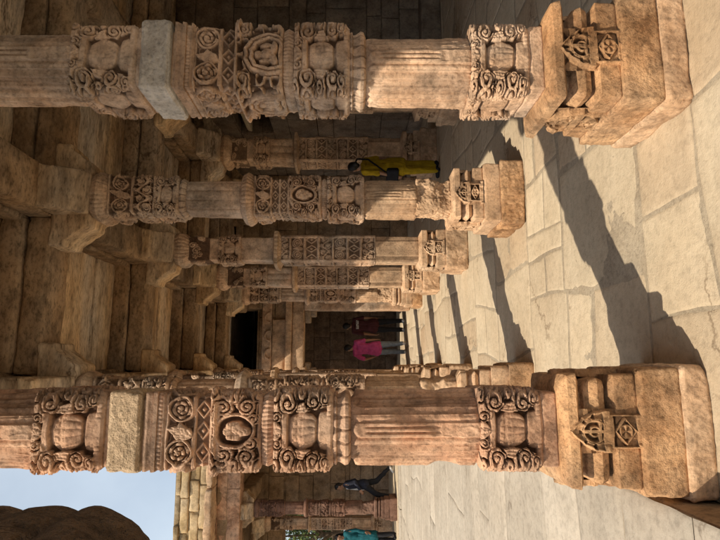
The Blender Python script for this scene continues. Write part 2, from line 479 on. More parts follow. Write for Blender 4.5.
def seg(mb, z0, z1, prof, relief=None, n=48, shape='sq', corner=.07, seed=1, ero=.004, grit=.0015, chip=.012, rowres=None, tone=0.0, mixc=.0):
    """one drum of a pillar as a closed mesh; prof = half width or list of (t, half width)"""
    if np.isscalar(prof): prof = [(0, prof), (1, prof)]
    pt = np.array([p[0] for p in prof]); ph = np.array([p[1] for p in prof]) * SLIM[0]
    hm = ph.max()
    step = 2 * hm / n
    rows = max(3, int((z1 - z0) / (rowres or step)))
    t = np.linspace(0, 1, rows + 1)
    t = np.unique(np.concatenate([t, np.clip(pt, 0, 1), np.clip(pt + 1e-3, 0, 1), np.clip(pt - 1e-3, 0, 1)]))
    hw = np.interp(t, pt, ph)
    s = np.linspace(-1, 1, n, endpoint=False)
    k = np.repeat(np.arange(4), n); S = np.tile(s, 4)
    if shape == 'circ':
        th = (k + S / 2) * PI / 2
        bx, by = np.cos(th), np.sin(th); nx, ny = bx, by
    else:
        lx, ly = np.ones_like(S), S.copy()
        q = np.stack([np.clip(lx, -(1 - corner), 1 - corner), np.clip(ly, -(1 - corner), 1 - corner)], 1)
        d = np.stack([lx, ly], 1) - q
        dn = d / np.linalg.norm(d, axis=1, keepdims=True)
        p = q + dn * corner
        if shape == 'soft':
            th = S / 2 * PI / 2; cp = np.stack([np.cos(th), np.sin(th)], 1)
            p = p * (1 - mixc) + cp * mixc * 1.04; dn = dn * (1 - mixc) + cp * mixc
            dn /= np.linalg.norm(dn, axis=1, keepdims=True)
        ca, sa = np.cos(k * PI / 2), np.sin(k * PI / 2)
        bx, by = p[:, 0] * ca - p[:, 1] * sa, p[:, 0] * sa + p[:, 1] * ca
        nx, ny = dn[:, 0] * ca - dn[:, 1] * sa, dn[:, 0] * sa + dn[:, 1] * ca
    T = np.repeat(t[:, None], 4 * n, 1); HW = np.repeat(hw[:, None], 4 * n, 1)
    Z = z0 + T * (z1 - z0)
    X = bx[None] * HW; Y = by[None] * HW
    SS = np.repeat(S[None], len(t), 0); KK = np.repeat(k[None], len(t), 0)
    rel = np.zeros_like(T)
    if relief is not None:
        Hh = (z1 - z0) / hm
        rel = relief(SS + KK * 0.0, T * Hh, Hh, seed)
    P = np.stack([X + seed * 1.7, Y + seed * .9, Z], -1)
    wear = sm(.05, .42, fbm(P * 4.5, 3, seed + 3))
    ed = sm(.86, 1, np.abs(SS)) if shape != 'circ' else 0 * SS
    et = np.maximum(1 - sm(0, .012, (T) * (z1 - z0)), sm(-.012, 0, (T - 1) * (z1 - z0)))
    relw = rel * (1 - .62 * wear)
    D = relw + ero * fbm(P * 9, 3, seed) + grit * fbm(P * 60, 2, seed + 1)
    D = D - chip * ed * np.maximum(0, vnoise(P * 8, seed + 2)) - .006 * et - .5 * chip * et * np.maximum(0, vnoise(P * 11, seed + 6))
    X = X + nx[None] * D; Y = Y + ny[None] * D
    Z = Z + .002 * fbm(P * 6 + 9, 2, seed)
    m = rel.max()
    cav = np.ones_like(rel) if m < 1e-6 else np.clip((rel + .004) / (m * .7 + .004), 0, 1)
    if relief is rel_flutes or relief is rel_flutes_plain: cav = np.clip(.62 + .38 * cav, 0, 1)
    V = np.stack([X, Y, Z], -1)
    nn = 4 * n; nr = len(t)
    i = np.arange(nr - 1)[:, None]; j = np.arange(nn)[None]
    a = i * nn + j; b = i * nn + (j + 1) % nn
    quads = np.stack([a, b, b + nn, a + nn], -1).reshape(-1, 4)
    V = V.reshape(-1, 3); base = len(V)
    V = np.concatenate([V, [[0, 0, V[:nn, 2].mean()], [0, 0, V[-nn:, 2].mean()]]])
    jj = np.arange(nn); j2 = (jj + 1) % nn
    tb = np.stack([np.full(nn, base), j2, jj], 1)
    tt = np.stack([np.full(nn, base + 1), (nr - 1) * nn + jj, (nr - 1) * nn + j2], 1)
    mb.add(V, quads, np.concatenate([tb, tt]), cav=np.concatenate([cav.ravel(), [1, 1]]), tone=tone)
    return mb

def S(*a, **k): return seg(MB(), *a, **k)

def niche_mb(w, h, th, n, seed):
    """small projecting shrine panel: fretted arch above a framed lozenge; lies in the XZ plane facing -Y"""
    nx, nz = n, int(n * h / w)
    x = np.linspace(-1, 1, nx); z = np.linspace(0, 1, nz)
    Xg, Zg = np.meshgrid(x, z, indexing='ij')
    # arch in upper 45%
    ph_ = np.arctan2((Zg - .70) * h, Xg * w / 2)
    outline = np.where(Zg > .52, np.interp(Zg, [.52, .58, .68, .78, .88, .95, 1.0], [1.0, .99, .92, .76, .52, .28, .10]) - .05 * np.abs(np.sin(ph_ * 5)), np.where(Zg < .08, 1.0, np.where(Zg < .48, .80, .97)))
    ins = sm(0, .06, outline - np.abs(Xg))
    r1 = np.sqrt((Xg / .5) ** 2 + ((Zg - .69) / .15) ** 2)
    up = np.exp(-((r1 - 1) / .16) ** 2) + np.exp(-((r1 - .42) / .15) ** 2) + (r1 > 1.1) * .55 * (np.abs(np.sin(ph_ * 4 + seed)) > .45)
    up = up + np.exp(-((np.abs(Xg) - outline + .07) / .05) ** 2) + (np.abs(Xg) < .07) * (r1 < 1) + (Zg < .575) * 1.0 + (r1 < 1) * (np.abs(Zg - .62) < .018)
    up = np.clip(up, 0, 1)
    d = np.abs(Xg) / .66 + np.abs(Zg - .28) / .165
    fl_ = np.sqrt((Xg * w / 2) ** 2 + ((Zg - .28) * h) ** 2) / (.16 * w)
    low = np.clip(np.exp(-((d - .85) / .16) ** 2) + (fl_ < 1) * (.5 + .5 * np.abs(np.cos(2 * np.arctan2((Zg - .28) * h, Xg * w / 2)))) + (Zg > .46) + (np.abs(Xg) > .68) + (Zg < .13) + (Zg > .44), 0, 1)
    f = np.where(Zg > .52, up, low)
    P = np.stack([Xg * w + seed, Zg * h, Xg * 0], -1)
    f = f * (.75 + .25 * sm(-.3, .1, fbm(P * 14 + 3, 2, seed + 7)))
    dep = ins * (th * .25 + th * .75 * f) + .003 * fbm(P * 20, 2, seed)
    V = np.stack([Xg * w / 2, -dep, Zg * h], -1).reshape(-1, 3)
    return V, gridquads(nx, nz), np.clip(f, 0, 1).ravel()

def add_niches(parent, name, hw, z0, w, h, n, mat, seed, th=.034):
    if n < 35: return
    w *= .88 + .22 * ((seed * 7) % 10) / 10; h *= .92 + .12 * ((seed * 3) % 10) / 10
    V, q, cav = niche_mb(w, h, th, n, seed)
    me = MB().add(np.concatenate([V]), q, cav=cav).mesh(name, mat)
    for k in range(4):
        o = link(name, me, parent)
        o.rotation_euler = (0, 0, k * PI / 2)
        o.location = (hw * math.sin(k * PI / 2), -hw * math.cos(k * PI / 2), z0)

def bracket_mb(n, seed, zb, zt, L=.46, w=.19):
    mb = MB()
    def wp(p, h):
        q = p.copy(); a = np.abs(p) / h
        return q
    for ax in (0, 1):
        sz = [2 * L, 2 * w, zt - zb] if ax == 0 else [2 * w, 2 * L, zt - zb]
        if ax == 1: sz[2] -= .012
        def wf(p, h, ax=ax):
            a = np.abs(p[:, ax]) / h[ax]
            low = (h[2] - p[:, 2]) / (2 * h[2])
            q = p.copy()
            q[:, 2] += low * sm(.42, 1.0, a) * h[2] * 1.25
            q[:, 1 - ax] *= 1 - .10 * low * sm(.5, 1, a)
            sw = np.exp(-((a - .62) / .16) ** 2) * low
            q[:, 2] -= sw * .035
            q[:, 2] -= .008 * np.sin(a * 34) * low
            return q
        rbox(mb, (0, 0, (zb + zt) / 2), sz, .03, .014, .30 / n * 4 if n < 30 else .022, seed + ax, warp=wf, nscale=7)
    return mb

def finish(root, parts, seed):
    for name, mb, mat in parts: mb.build(name, mat, root)

def pillar_A(label, loc, n, seed, mats, group=None, dz=0.0, upper=True, niches=True):
    """two stacked carved shafts with a plain block between them"""
    r = thing('carved_pillar', label, 'pillar', loc, 0, group)
    red, base, blk, up = mats
    u = dz; q_ = 1.0 if niches else .88
    # base
    S(0, .115, .275, None, int(n * .8), corner=.09, seed=seed, ero=.012, grit=.004, chip=.03).build('plinth', M['buff'] if base != M['brown'] else base, r)
    d = S(.112, .29, .262, None, int(n * .8), corner=.05, seed=seed + 1, ero=.007, grit=.003, chip=.025).build('die', base, r)
    mb = seg(MB(), .286, .395, [(0, .235), (.9, .232), (1, .215)], None, int(n * .8), corner=.05, seed=seed + 2, ero=.005, chip=.02)
    mb.build('die', base, r)
    b = S(.392, .525, [(0, .155), (.08, .165), (.1, .185), (.2, .21), (.42, .222), (.65, .21), (.78, .185), (.82, .16), (1, .158)], None, int(n * .8), corner=.12, seed=seed + 3, ero=.004, chip=.01).build('torus_moulding', base, r)
    S(.52, .605, [(0, .19), (.12, .215), (.3, .238), (.72, .232), (.9, .205), (1, .185)], None, int(n * .8), corner=.06, seed=seed + 4, ero=.006, chip=.03).build('flange_moulding', base, r)
    if niches:
        add_niches(r, 'niche_panel', .222, .262, .20, .31, max(20, n), base, seed)
    SLIM[0] = .93 if niches else 1.0
    S(.60, .672, .170, None, n, corner=.06, seed=seed + 5, ero=.006, chip=.02).build('plain_course', red, r)
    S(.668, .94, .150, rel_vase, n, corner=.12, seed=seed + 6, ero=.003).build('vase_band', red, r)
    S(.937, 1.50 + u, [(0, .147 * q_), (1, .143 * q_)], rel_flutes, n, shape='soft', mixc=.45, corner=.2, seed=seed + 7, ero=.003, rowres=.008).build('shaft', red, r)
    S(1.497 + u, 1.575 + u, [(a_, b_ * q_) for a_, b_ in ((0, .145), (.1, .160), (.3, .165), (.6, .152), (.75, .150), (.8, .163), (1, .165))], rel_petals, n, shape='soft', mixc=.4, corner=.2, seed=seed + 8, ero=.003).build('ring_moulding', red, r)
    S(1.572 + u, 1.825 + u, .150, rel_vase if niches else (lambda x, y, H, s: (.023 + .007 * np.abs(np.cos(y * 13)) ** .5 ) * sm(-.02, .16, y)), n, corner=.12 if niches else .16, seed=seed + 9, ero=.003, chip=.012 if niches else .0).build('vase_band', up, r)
    S(1.82 + u, 1.885 + u, [(0, .142), (.15, .155), (.5, .165), (.85, .155), (1, .142)], rel_ribs(16), n, shape='soft', mixc=.3, corner=.2, seed=seed + 10, ero=.002).build('ribbed_ring', up, r)
    S(1.88 + u, 2.095 + u, [(0, .142), (.1, .150), (.85, .150), (.9, .165), (1, .165)], rel_scroll, n, corner=.10, seed=seed + 11, ero=.003).build('scroll_band', up, r)
    S(2.09 + u, 2.165 + u, .143, rel_lattice, n, corner=.05, seed=seed + 12, ero=.002).build('lattice_band', up, r)
    S(2.16 + u, 2.285 + u, [(0, .152), (.8, .155), (1, .160)], rel_medal, n, corner=.08, seed=seed + 13, ero=.003).build('medallion_band', up, r)
    S(2.282 + u, 2.372 + u, [(0, .172), (.18, .175), (.2, .165), (.42, .165), (.44, .176), (.62, .178), (.64, .168), (.8, .172), (1, .18)],
      lambda x, y, H, s: .006 * bead(x, 9, y / H, .31, .12) + .002, n, corner=.06, seed=seed + 14, ero=.003).build('dentil_moulding', up, r)
    S(2.368 + u, 2.395 + u, .15, None, n // 2, corner=.1, seed=seed + 15).build('neck', up, r)
    S(2.39 + u, 2.525 + u, [(0, .186), (1, .182)], None, n, corner=.10, seed=seed + 16, ero=.010, grit=.003, chip=.04).build('plain_block', blk, r)
    if upper:
        S(2.52 + u, 2.55 + u, .158, None, n // 2, corner=.1, seed=seed + 17).build('plain_course', up, r)
        S(2.547 + u, 2.84 + u, .152, rel_vase, n, corner=.12, seed=seed + 18, ero=.003).build('vase_band', up, r)
        S(2.836 + u, 3.40, [(0, .150), (1, .145)], rel_flutes, n, shape='soft', mixc=.45, corner=.2, seed=seed + 19, ero=.003, rowres=.008).build('upper_shaft', up, r)
        S(3.395, 3.55, .15, rel_scroll, n, corner=.1, seed=seed + 20).build('scroll_band', up, r)
        S(3.545, 3.74, [(0, .15), (.15, .19), (.5, .215), (.8, .2), (1, .17)], rel_ribs(9), n, shape='soft', mixc=.5, corner=.2, seed=seed + 21).build('ribbed_ring', up, r)
        bracket_mb(n, seed, 3.73, 4.075).build('bracket_capital', M['ceil'], r)
    SLIM[0] = 1.0
    return r

def pillar_B(label, loc, n, seed, mats, group=None):
    r = thing('carved_pillar', label, 'pillar', loc, 0, group)
    red, base, up = mats
    S(0, .20, .285, None, n, corner=.08, seed=seed, ero=.014, grit=.005, chip=.03).build('plinth', base if base is M['reddark'] else M['ochre'], r)
    S(.197, .34, .262, None, n, corner=.05, seed=seed + 1, ero=.008, chip=.03).build('die', base, r)
    S(.337, .43, .232, None, n, corner=.05, seed=seed + 2, ero=.006, chip=.02).build('die', base, r)
    S(.427, .53, [(0, .165), (.1, .19), (.45, .222), (.8, .19), (1, .165)], None, n, corner=.12, seed=seed + 3, ero=.004).build('torus_moulding', base, r)
    S(.527, .615, [(0, .19), (.2, .228), (.7, .228), (1, .19)], None, n, corner=.06, seed=seed + 4, ero=.010, chip=.04).build('flange_moulding', base, r)
    add_niches(r, 'niche_panel', .224, .35, .20, .25, n, base, seed)
    S(.61, .92, [(0, .165), (.5, .150), (1, .145)], None, n, shape='soft', mixc=.3, corner=.12, seed=seed + 5, ero=.045, grit=.010, chip=.05).build('worn_band', base if base is M['reddark'] else M['buff'], r)
    S(.915, 1.38, [(0, .147), (1, .145)], rel_flutes, n, shape='soft', mixc=.45, corner=.2, seed=seed + 6, rowres=.01).build('shaft', base if base is M['reddark'] else M['buff'], r)
    S(1.375, 1.70, [(0, .155), (.9, .152), (.93, .16), (1, .16)], rel_vase, n, corner=.12, seed=seed + 7).build('vase_band', up, r)
    S(1.695, 1.76, [(0, .142), (.5, .162), (1, .142)], rel_ribs(16), n, shape='soft', mixc=.3, corner=.2, seed=seed + 8).build('ribbed_ring', up, r)
    S(1.755, 2.045, .15, rel_scroll, n, corner=.1, seed=seed + 9).build('scroll_band', up, r)
    S(2.04, 2.19, .145, lambda x, y, H, s: np.maximum(rel_lattice(x, np.mod(y, H / 2) * 2, H, s, 3), .0), n, corner=.05, seed=seed + 10).build('lattice_band', up, r)
    S(2.185, 2.335, [(0, .152), (1, .165)], rel_medal, n, corner=.08, seed=seed + 11).build('medallion_band', up, r)
    S(2.33, 2.46, [(0, .165), (.2, .2), (.5, .225), (.8, .205), (1, .16)], rel_ribs(10), n, shape='soft', mixc=.75, corner=.25, seed=seed + 12, ero=.002).build('ribbed_cushion', up, r)
    S(2.455, 2.94, [(0, .145), (1, .14)], rel_flutes_plain, n, shape='soft', mixc=.6, corner=.2, seed=seed + 13, rowres=.012).build('upper_shaft', up, r)
    S(2.935, 3.0, [(0, .145), (.5, .165), (1, .15)], rel_petals, n, shape='soft', mixc=.5, corner=.2, seed=seed + 14).build('ring_moulding', up, r)
    S(2.995, 3.20, .148, rel_vase, n, corner=.12, seed=seed + 15).build('vase_band', up, r)
    S(3.195, 3.40, .15, rel_scroll, n, corner=.1, seed=seed + 16).build('scroll_band', up, r)
    S(3.395, 3.60, [(0, .145), (.5, .15), (.55, .165), (1, .17)], rel_medal, n, corner=.1, seed=seed + 17).build('medallion_band', up, r)
    S(3.595, 3.76, [(0, .16), (.2, .2), (.55, .222), (1, .19)], rel_ribs(10), n, shape='soft', mixc=.6, corner=.25, seed=seed + 18).build('ribbed_cushion', up, r)
    bracket_mb(n, seed, 3.745, 4.075).build('bracket_capital', M['ceil'], r)
    return r

def pillar_C(label, loc, n, seed, mats, group=None, grey=True):
    r = thing('carved_pillar', label, 'pillar', loc, 0, group)
    red, base, up = mats
    S(0, .28, .27, None, n, corner=.10, seed=seed, ero=.02, grit=.006, chip=.04).build('plinth', M['buff'], r)
    S(.275, .40, .24, None, n, corner=.05, seed=seed + 1, ero=.006, chip=.03).build('die', base, r)
    S(.395, .50, [(0, .17), (.1, .19), (.45, .222), (.8, .19), (1, .165)], None, n, corner=.12, seed=seed + 2).build('torus_moulding', base, r)
    S(.495, .62, [(0, .19), (.2, .235), (.7, .235), (1, .17)], None, n, corner=.06, seed=seed + 3, ero=.006, chip=.03).build('flange_moulding', base, r)
    add_niches(r, 'niche_panel', .228, .30, .20, .28, n, base, seed)
    S(.615, 1.18, [(0, .162), (1, .16)], lambda x, y, H, s: .008 * (np.abs(x) < .62), n, corner=.05, seed=seed + 4, rowres=.02).build('shaft', red, r)
    S(1.175, 2.38, [(0, .158), (1, .158)], rel_lozenges, n, corner=.06, seed=seed + 5).build('carved_panel', up, r)
    S(2.375, 2.49, [(0, .16), (.3, .20), (.4, .235), (.75, .235), (.85, .2), (1, .15)], rel_ribs(8), n, shape='soft', mixc=.3, corner=.1, seed=seed + 6).build('ring_moulding', M['buff'], r)
    S(2.485, 2.90, .148, rel_plain if seed % 2 else rel_flutes_plain, n, corner=.06, seed=seed + 7, ero=.006).build('upper_shaft', up, r)
    S(2.895, 3.18, .150, rel_vase, n, corner=.12, seed=seed + 8).build('vase_band', up, r)
    S(3.175, 3.30, .142, None, n, corner=.08, seed=seed + 9).build('neck', up, r)
    S(3.295, 3.56, .150, rel_figures, n, corner=.1, seed=seed + 10).build('figure_band', up, r)
    S(3.555, 3.76, [(0, .15), (.3, .2), (.6, .21), (1, .17)], rel_ribs(8), n, shape='soft', mixc=.4, corner=.2, seed=seed + 11).build('ribbed_cushion', up, r)
    bracket_mb(n, seed, 3.745, 4.075).build('bracket_capital', M['ceil'], r)
    return r

# ------------------------------------------------------------------ pillars of the aisle
XL, XR, XO = -.28, 1.46, 3.70
YS = [.25, 2.57, 4.89, 7.2, 9.5, 11.8]
GL, GR, GO = 'pillars of the left row beside the courtyard', 'pillars of the right row of the aisle', 'pillars of the second row on the right'
pillar_A('near left carved red pillar with pale yellowish plain block, standing against the sky', (XL, 2.635, 0), 104, 3, (M['red'], M['ochre'], M['pale'], M['red']), GL)
pillar_A('near right carved pillar with smooth grey plain block, cut by the frame edge', (XR - .065, 2.53, 0), 104, 41, (M['redgrey'], M['ochre'], M['greyblock'], M['redgrey']), GR, dz=-.07)
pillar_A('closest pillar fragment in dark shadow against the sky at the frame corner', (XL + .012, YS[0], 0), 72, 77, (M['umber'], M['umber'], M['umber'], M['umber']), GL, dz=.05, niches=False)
pillar_B('right row pillar with a bulging ribbed cushion ring midway and a broken worn lower band', (XR, YS[2], 0), 72, 101, (M['redgrey'], M['buff'], M['redgrey']), GR)
pC = pillar_C('square right row pillar with stacked lozenge panels and a thin projecting plate ring', (XR, YS[3], 0), 48, 151, (M['buff'], M['buff'], M['redgrey']), GR)
pD = pillar_C('right row pillar with carved panels, fourth from the camera, beside the far wall bay', (XR, YS[4], 0), 40, 190, (M['buff'], M['buff'], M['redgrey']), GR, grey=False)
pE = pillar_B('last free standing right row pillar just before the doorway', (XR, YS[5], 0), 30, 233, (M['redgrey'], M['buff'], M['redgrey']), GR)
dup(pE, (XL, YS[2], 0), PI, 'left row pillar directly behind the near left pillar, mostly hidden by it', GL)
dup(pC, (XL, YS[3], 0), PI / 2, 'left row pillar two places beyond the near left pillar, only a carved edge showing', GL)
dup(pE, (XL, YS[4], 0), PI / 2, 'left row pillar three places beyond the near left pillar, a thin sliver', GL)
dup(pD, (XL, YS[5], 0), PI, 'left row pillar nearest the doorway', GL)
oA = pillar_C('shaded brown pillar just behind the person in yellow', (XO, YS[4], 0), 44, 268, (M['buff'], M['buff'], M['buff']), GO, grey=False)
oA.scale = (1.3, 1.3, 1)
dup(oA, (XO, YS[3], 0), PI, 'second row pillar hidden behind the near right pillar', GO)
dup(pE, (XO, YS[5], 0), PI / 2, 'second row pillar deepest in the shade near the end wall', GO)

# ------------------------------------------------------------------ floor of the aisle
def pavers(name, x0, x1, y0, y1, z, mat, seed, smin, smax, res, ratio=1.0, gap=.007, skip=None, relief=.004, tilt=.006, drop=.010):
    rg = random.Random(seed); cells = []
    def split(a, b, c, d):
        w, h = b - a, (d - c) / ratio
        if max(w, h) < smax and (max(w, h) < smin * 1.5 or rg.random() < .45): cells.append((a, b, c, d)); return
        f = rg.uniform(.34, .66)
        if w > h or (abs(w - h) < .1 and rg.random() < .5):
            if w < smin * 1.3: cells.append((a, b, c, d)); return
            split(a, a + w * f, c, d); split(a + w * f, b, c, d)
        else:
            if h < smin * 1.3: cells.append((a, b, c, d)); return
            split(a, b, c, c + (d - c) * f); split(a, b, c + (d - c) * f, d)
    split(x0, x1, y0, y1)
    mb = MB()
    for k, (a, b, c, d) in enumerate(cells):
        j = lambda: rg.uniform(.0, gap)
        if skip and skip(a, b, c, d): continue
        ca = np.array([[a + j(), c + j()], [b - j(), c + j()], [b - j(), d - j()], [a + j(), d - j()]])
        rr = res * (1 if c < 8 else 2.5)
        nu = max(3, int((b - a) / rr)); nv = max(3, int((d - c) / rr))
        e = lambda n, L: np.concatenate([[0, .004 / L, .014 / L], np.linspace(0, 1, n + 1)[1:-1], [1 - .014 / L, 1 - .004 / L, 1]])
        U, V = np.meshgrid(np.sort(e(nu, b - a)), np.sort(e(nv, d - c)), indexing='ij')
        p = (ca[0][None, None] * ((1 - U) * (1 - V))[..., None] + ca[1] * (U * (1 - V))[..., None] + ca[2] * (U * V)[..., None] + ca[3] * ((1 - U) * V)[..., None])
        # ragged edges
        PB = np.concatenate([p * .9, np.zeros(U.shape + (1,))], -1)
        p = p + (np.stack([vnoise(PB, seed + 40), vnoise(PB + 13, seed + 41)], -1) * .09 + .03 * np.stack([vnoise(PB * 3, seed + 42), vnoise(PB * 3 + 13, seed + 43)], -1)) * np.minimum(1, np.minimum(np.minimum(p[..., 0] - x0, x1 - p[..., 0]), np.minimum(p[..., 1] - y0, y1 - p[..., 1])) / .4)[..., None]
        P3 = np.concatenate([p * 4, np.full(U.shape + (1,), float(k))], -1)
        p = p + .0045 * np.stack([vnoise(P3 * 2, seed), vnoise(P3 + 7, seed)], -1)
        du = np.minimum(U, 1 - U) * (b - a); dv = np.minimum(V, 1 - V) * (d - c)
        ed = np.minimum(du, dv)
        zz = z + rg.uniform(-.5, .6) * tilt + (U - .5) * rg.uniform(-tilt, tilt) + (V - .5) * rg.uniform(-tilt, tilt)
        PW = np.concatenate([p, np.zeros(U.shape + (1,))], -1)
        zz = zz + relief * fbm(PW * 3.5, 3, seed + 2) + relief * .35 * fbm(PW * 22, 2, seed + 3)
        zz = zz - drop * (1 - sm(0, .013, ed)) - .003 * (1 - sm(0, .05, ed))
        V3 = np.concatenate([p, zz[..., None]], -1).reshape(-1, 3)
        cv = .45 + .55 * sm(0, .018, ed)
        mb.add(V3, gridquads(U.shape[0], U.shape[1]), cav=cv.ravel(), tone=rg.choice([rg.uniform(-.15, -.06), rg.uniform(-.07, .06), rg.uniform(-.05, .07)]))
    return tag(mb.build(name, mat), kind='structure')

pavers('aisle_floor', -.56, 6.8, .3, 14.2, 0.0, M['floor'], 5, .40, 1.3, .03, 1.0, tilt=.004, drop=.006)
pavers('doorway_floor', -.6, 4.9, 14.2, 18.2, 0.0, M['floor'], 6, .6, 1.4, .12)
mb = MB(); s_ = 400
mb.add([[-s_, -s_, -.03], [s_, -s_, -.03], [s_, s_, -.03], [-s_, s_, -.03]], [[0, 1, 2, 3]])
tag(mb.build('ground', M['earth']), kind='structure')
mb = MB(); mb.add([[-.56, -5, -.0045], [6.9, -5, -.0045], [6.9, 18.3, -.0045], [-.56, 18.3, -.0045]], [[0, 1, 2, 3]])
tag(mb.build('floor_bed', M['joint']), kind='structure')
# raised courtyard
CZ = .21
pavers('courtyard_paving', -9.5, -.575, .8, 15.0, CZ, M['court'], 9, .7, 2.6, .05, .42, gap=.004, relief=.007, tilt=.002, drop=.006)
mb = MB(); rbox(mb, (-20.58, 15, CZ - .012 - .15), (40, 60, .3), .004, 0, 4, 1)
tag(mb.build('courtyard_ground', M['joint'], smooth=False), kind='structure')
mb = MB()
yy = -1.0
rg = random.Random(4)
while yy < 14.9:
    l = rg.uniform(.7, 1.5)
    rbox(mb, (-.592, yy + l / 2, .085), (.05, l - .006, .215), .02, .010, .06, int(yy * 10) + 50, tone=rg.uniform(-.15, .05)); yy += l
tag(mb.build('courtyard_step', M['brown']), kind='structure')
mb = MB(); xx = -14
while xx < -.7:
    l = rg.uniform(.8, 1.6); rbox(mb, (xx + l / 2, 14.98, CZ - .02), (l - .006, .42, .14), .02, .01, .1, int(xx * 10) + 900, tone=rg.uniform(-.1, .1)); xx += l
tag(mb.build('far_step', M['court']), kind='structure')
mb = MB(); rbox(mb, (-7.6, 17.1, CZ + .01), (13.9, 3.8, .10), .01, .004, .3, 3)
tag(mb.build('far_walkway', M['floor']), kind='structure')

# ------------------------------------------------------------------ roof over the aisle
roof = thing('colonnade_roof', 'brown stone lintels and ceiling slabs spanning the pillared aisle overhead', 'roof')
rows_y = [-4.35, -2.05] + YS + [14.05]
k = 0
for xi, (xc, w) in enumerate(((XL - .02, .42), (XR, .40), (XO, .40))):
    for a, b in zip(rows_y[:-1], rows_y[1:]):
        mb = MB(); k += 1
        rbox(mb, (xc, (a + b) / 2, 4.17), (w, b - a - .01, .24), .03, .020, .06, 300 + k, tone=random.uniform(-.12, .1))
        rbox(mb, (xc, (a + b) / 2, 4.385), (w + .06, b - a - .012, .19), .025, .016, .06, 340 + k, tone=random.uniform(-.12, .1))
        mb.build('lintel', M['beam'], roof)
for y in rows_y[:-1]:
    for a, b in ((XL + .2, XR - .2), (XR + .2, XO - .2), (XO + .2, 6.8)):
        mb = MB(); k += 1
        rbox(mb, ((a + b) / 2, y, 4.165), (b - a, .36, .21), .03, .018, .06, 400 + k, tone=random.uniform(-.12, .1))
        rbox(mb, ((a + b) / 2, y, 4.375), (b - a - .01, .42, .20), .025, .015, .06, 450 + k, tone=random.uniform(-.12, .1))
        mb.build('lintel', M['beam'], roof)
for a, b in zip(rows_y[:-1], rows_y[1:]):
    for i, (x0, x1) in enumerate(((-.52, XR), (XR, XO), (XO, 7.0))):
        mb = MB(); yy = a
        while yy < b - .05:
            l = min(random.uniform(.5, .85), b - yy)
            if b - yy - l < .25: l = b - yy
            k += 1
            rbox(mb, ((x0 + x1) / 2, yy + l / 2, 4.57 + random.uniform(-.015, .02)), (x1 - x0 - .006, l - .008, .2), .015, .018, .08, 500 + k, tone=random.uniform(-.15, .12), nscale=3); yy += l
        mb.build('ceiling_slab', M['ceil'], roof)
mb = MB(); rbox(mb, (3.3, 4.85, 4.78), (7.5, 18.4, .2), .02, .02, .5, 8); mb.build('roof_cover', M['brown'], roof)

# ------------------------------------------------------------------ masonry
def masonry(mb, axis, fixed, th, a0, a1, z0, z1, ch, bl, holes=(), seed=1, jit=.012, gap=.006, amp=.008, res=.12, tv=.18, r=.014):
    """courses of cut stone in a wall; axis 'x': wall runs along X at y=fixed (centre)"""
    rg = random.Random(seed); z = z0; k = seed * 100
    zs = [z0]
    while zs[-1] < z1 - .04:
        n = min(zs[-1] + rg.uniform(*ch), z1)
        if z1 - n < ch[0] * .5: n = z1
        zs.append(n)
    for h in holes:
        for zz in h[2:4]:
            if z0 < zz < z1 and min(abs(zz - q) for q in zs) > .02: zs.append(zz)
    zs.sort()
    for lo, hi in zip(zs[:-1], zs[1:]):
        cuts = [(a0, a1)]
        for h in holes:
            if h[2] < (lo + hi) / 2 < h[3]:
                nc = []
                for c in cuts:
                    if h[1] <= c[0] or h[0] >= c[1]: nc.append(c); continue
                    if h[0] > c[0]: nc.append((c[0], h[0]))
                    if h[1] < c[1]: nc.append((h[1], c[1]))
                cuts = nc
        for c0, c1 in cuts:
            x = c0
            if c1 - c0 > .05:
                cc = ((c0 + c1) / 2, fixed, (lo + hi) / 2) if axis == 'x' else (fixed, (c0 + c1) / 2, (lo + hi) / 2)
                sz = (c1 - c0 - .012, th - .09, hi - lo) if axis == 'x' else (th - .09, c1 - c0 - .012, hi - lo)
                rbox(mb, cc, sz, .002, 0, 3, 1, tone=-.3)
            while x < c1 - .01:
                l = rg.uniform(*bl)
                if c1 - x - l < bl[0] * .6: l = c1 - x
                l = min(l, c1 - x); k += 1
                j = rg.uniform(-jit, jit)
                cc = (x + l / 2, fixed + j, (lo + hi) / 2) if axis == 'x' else (fixed + j, x + l / 2, (lo + hi) / 2)
                sz = (l - gap, th, hi - lo - gap) if axis == 'x' else (th, l - gap, hi - lo - gap)
                rbox(mb, cc, sz, r, amp, res, k, tone=rg.uniform(-tv, tv))
                x += l
    return mb

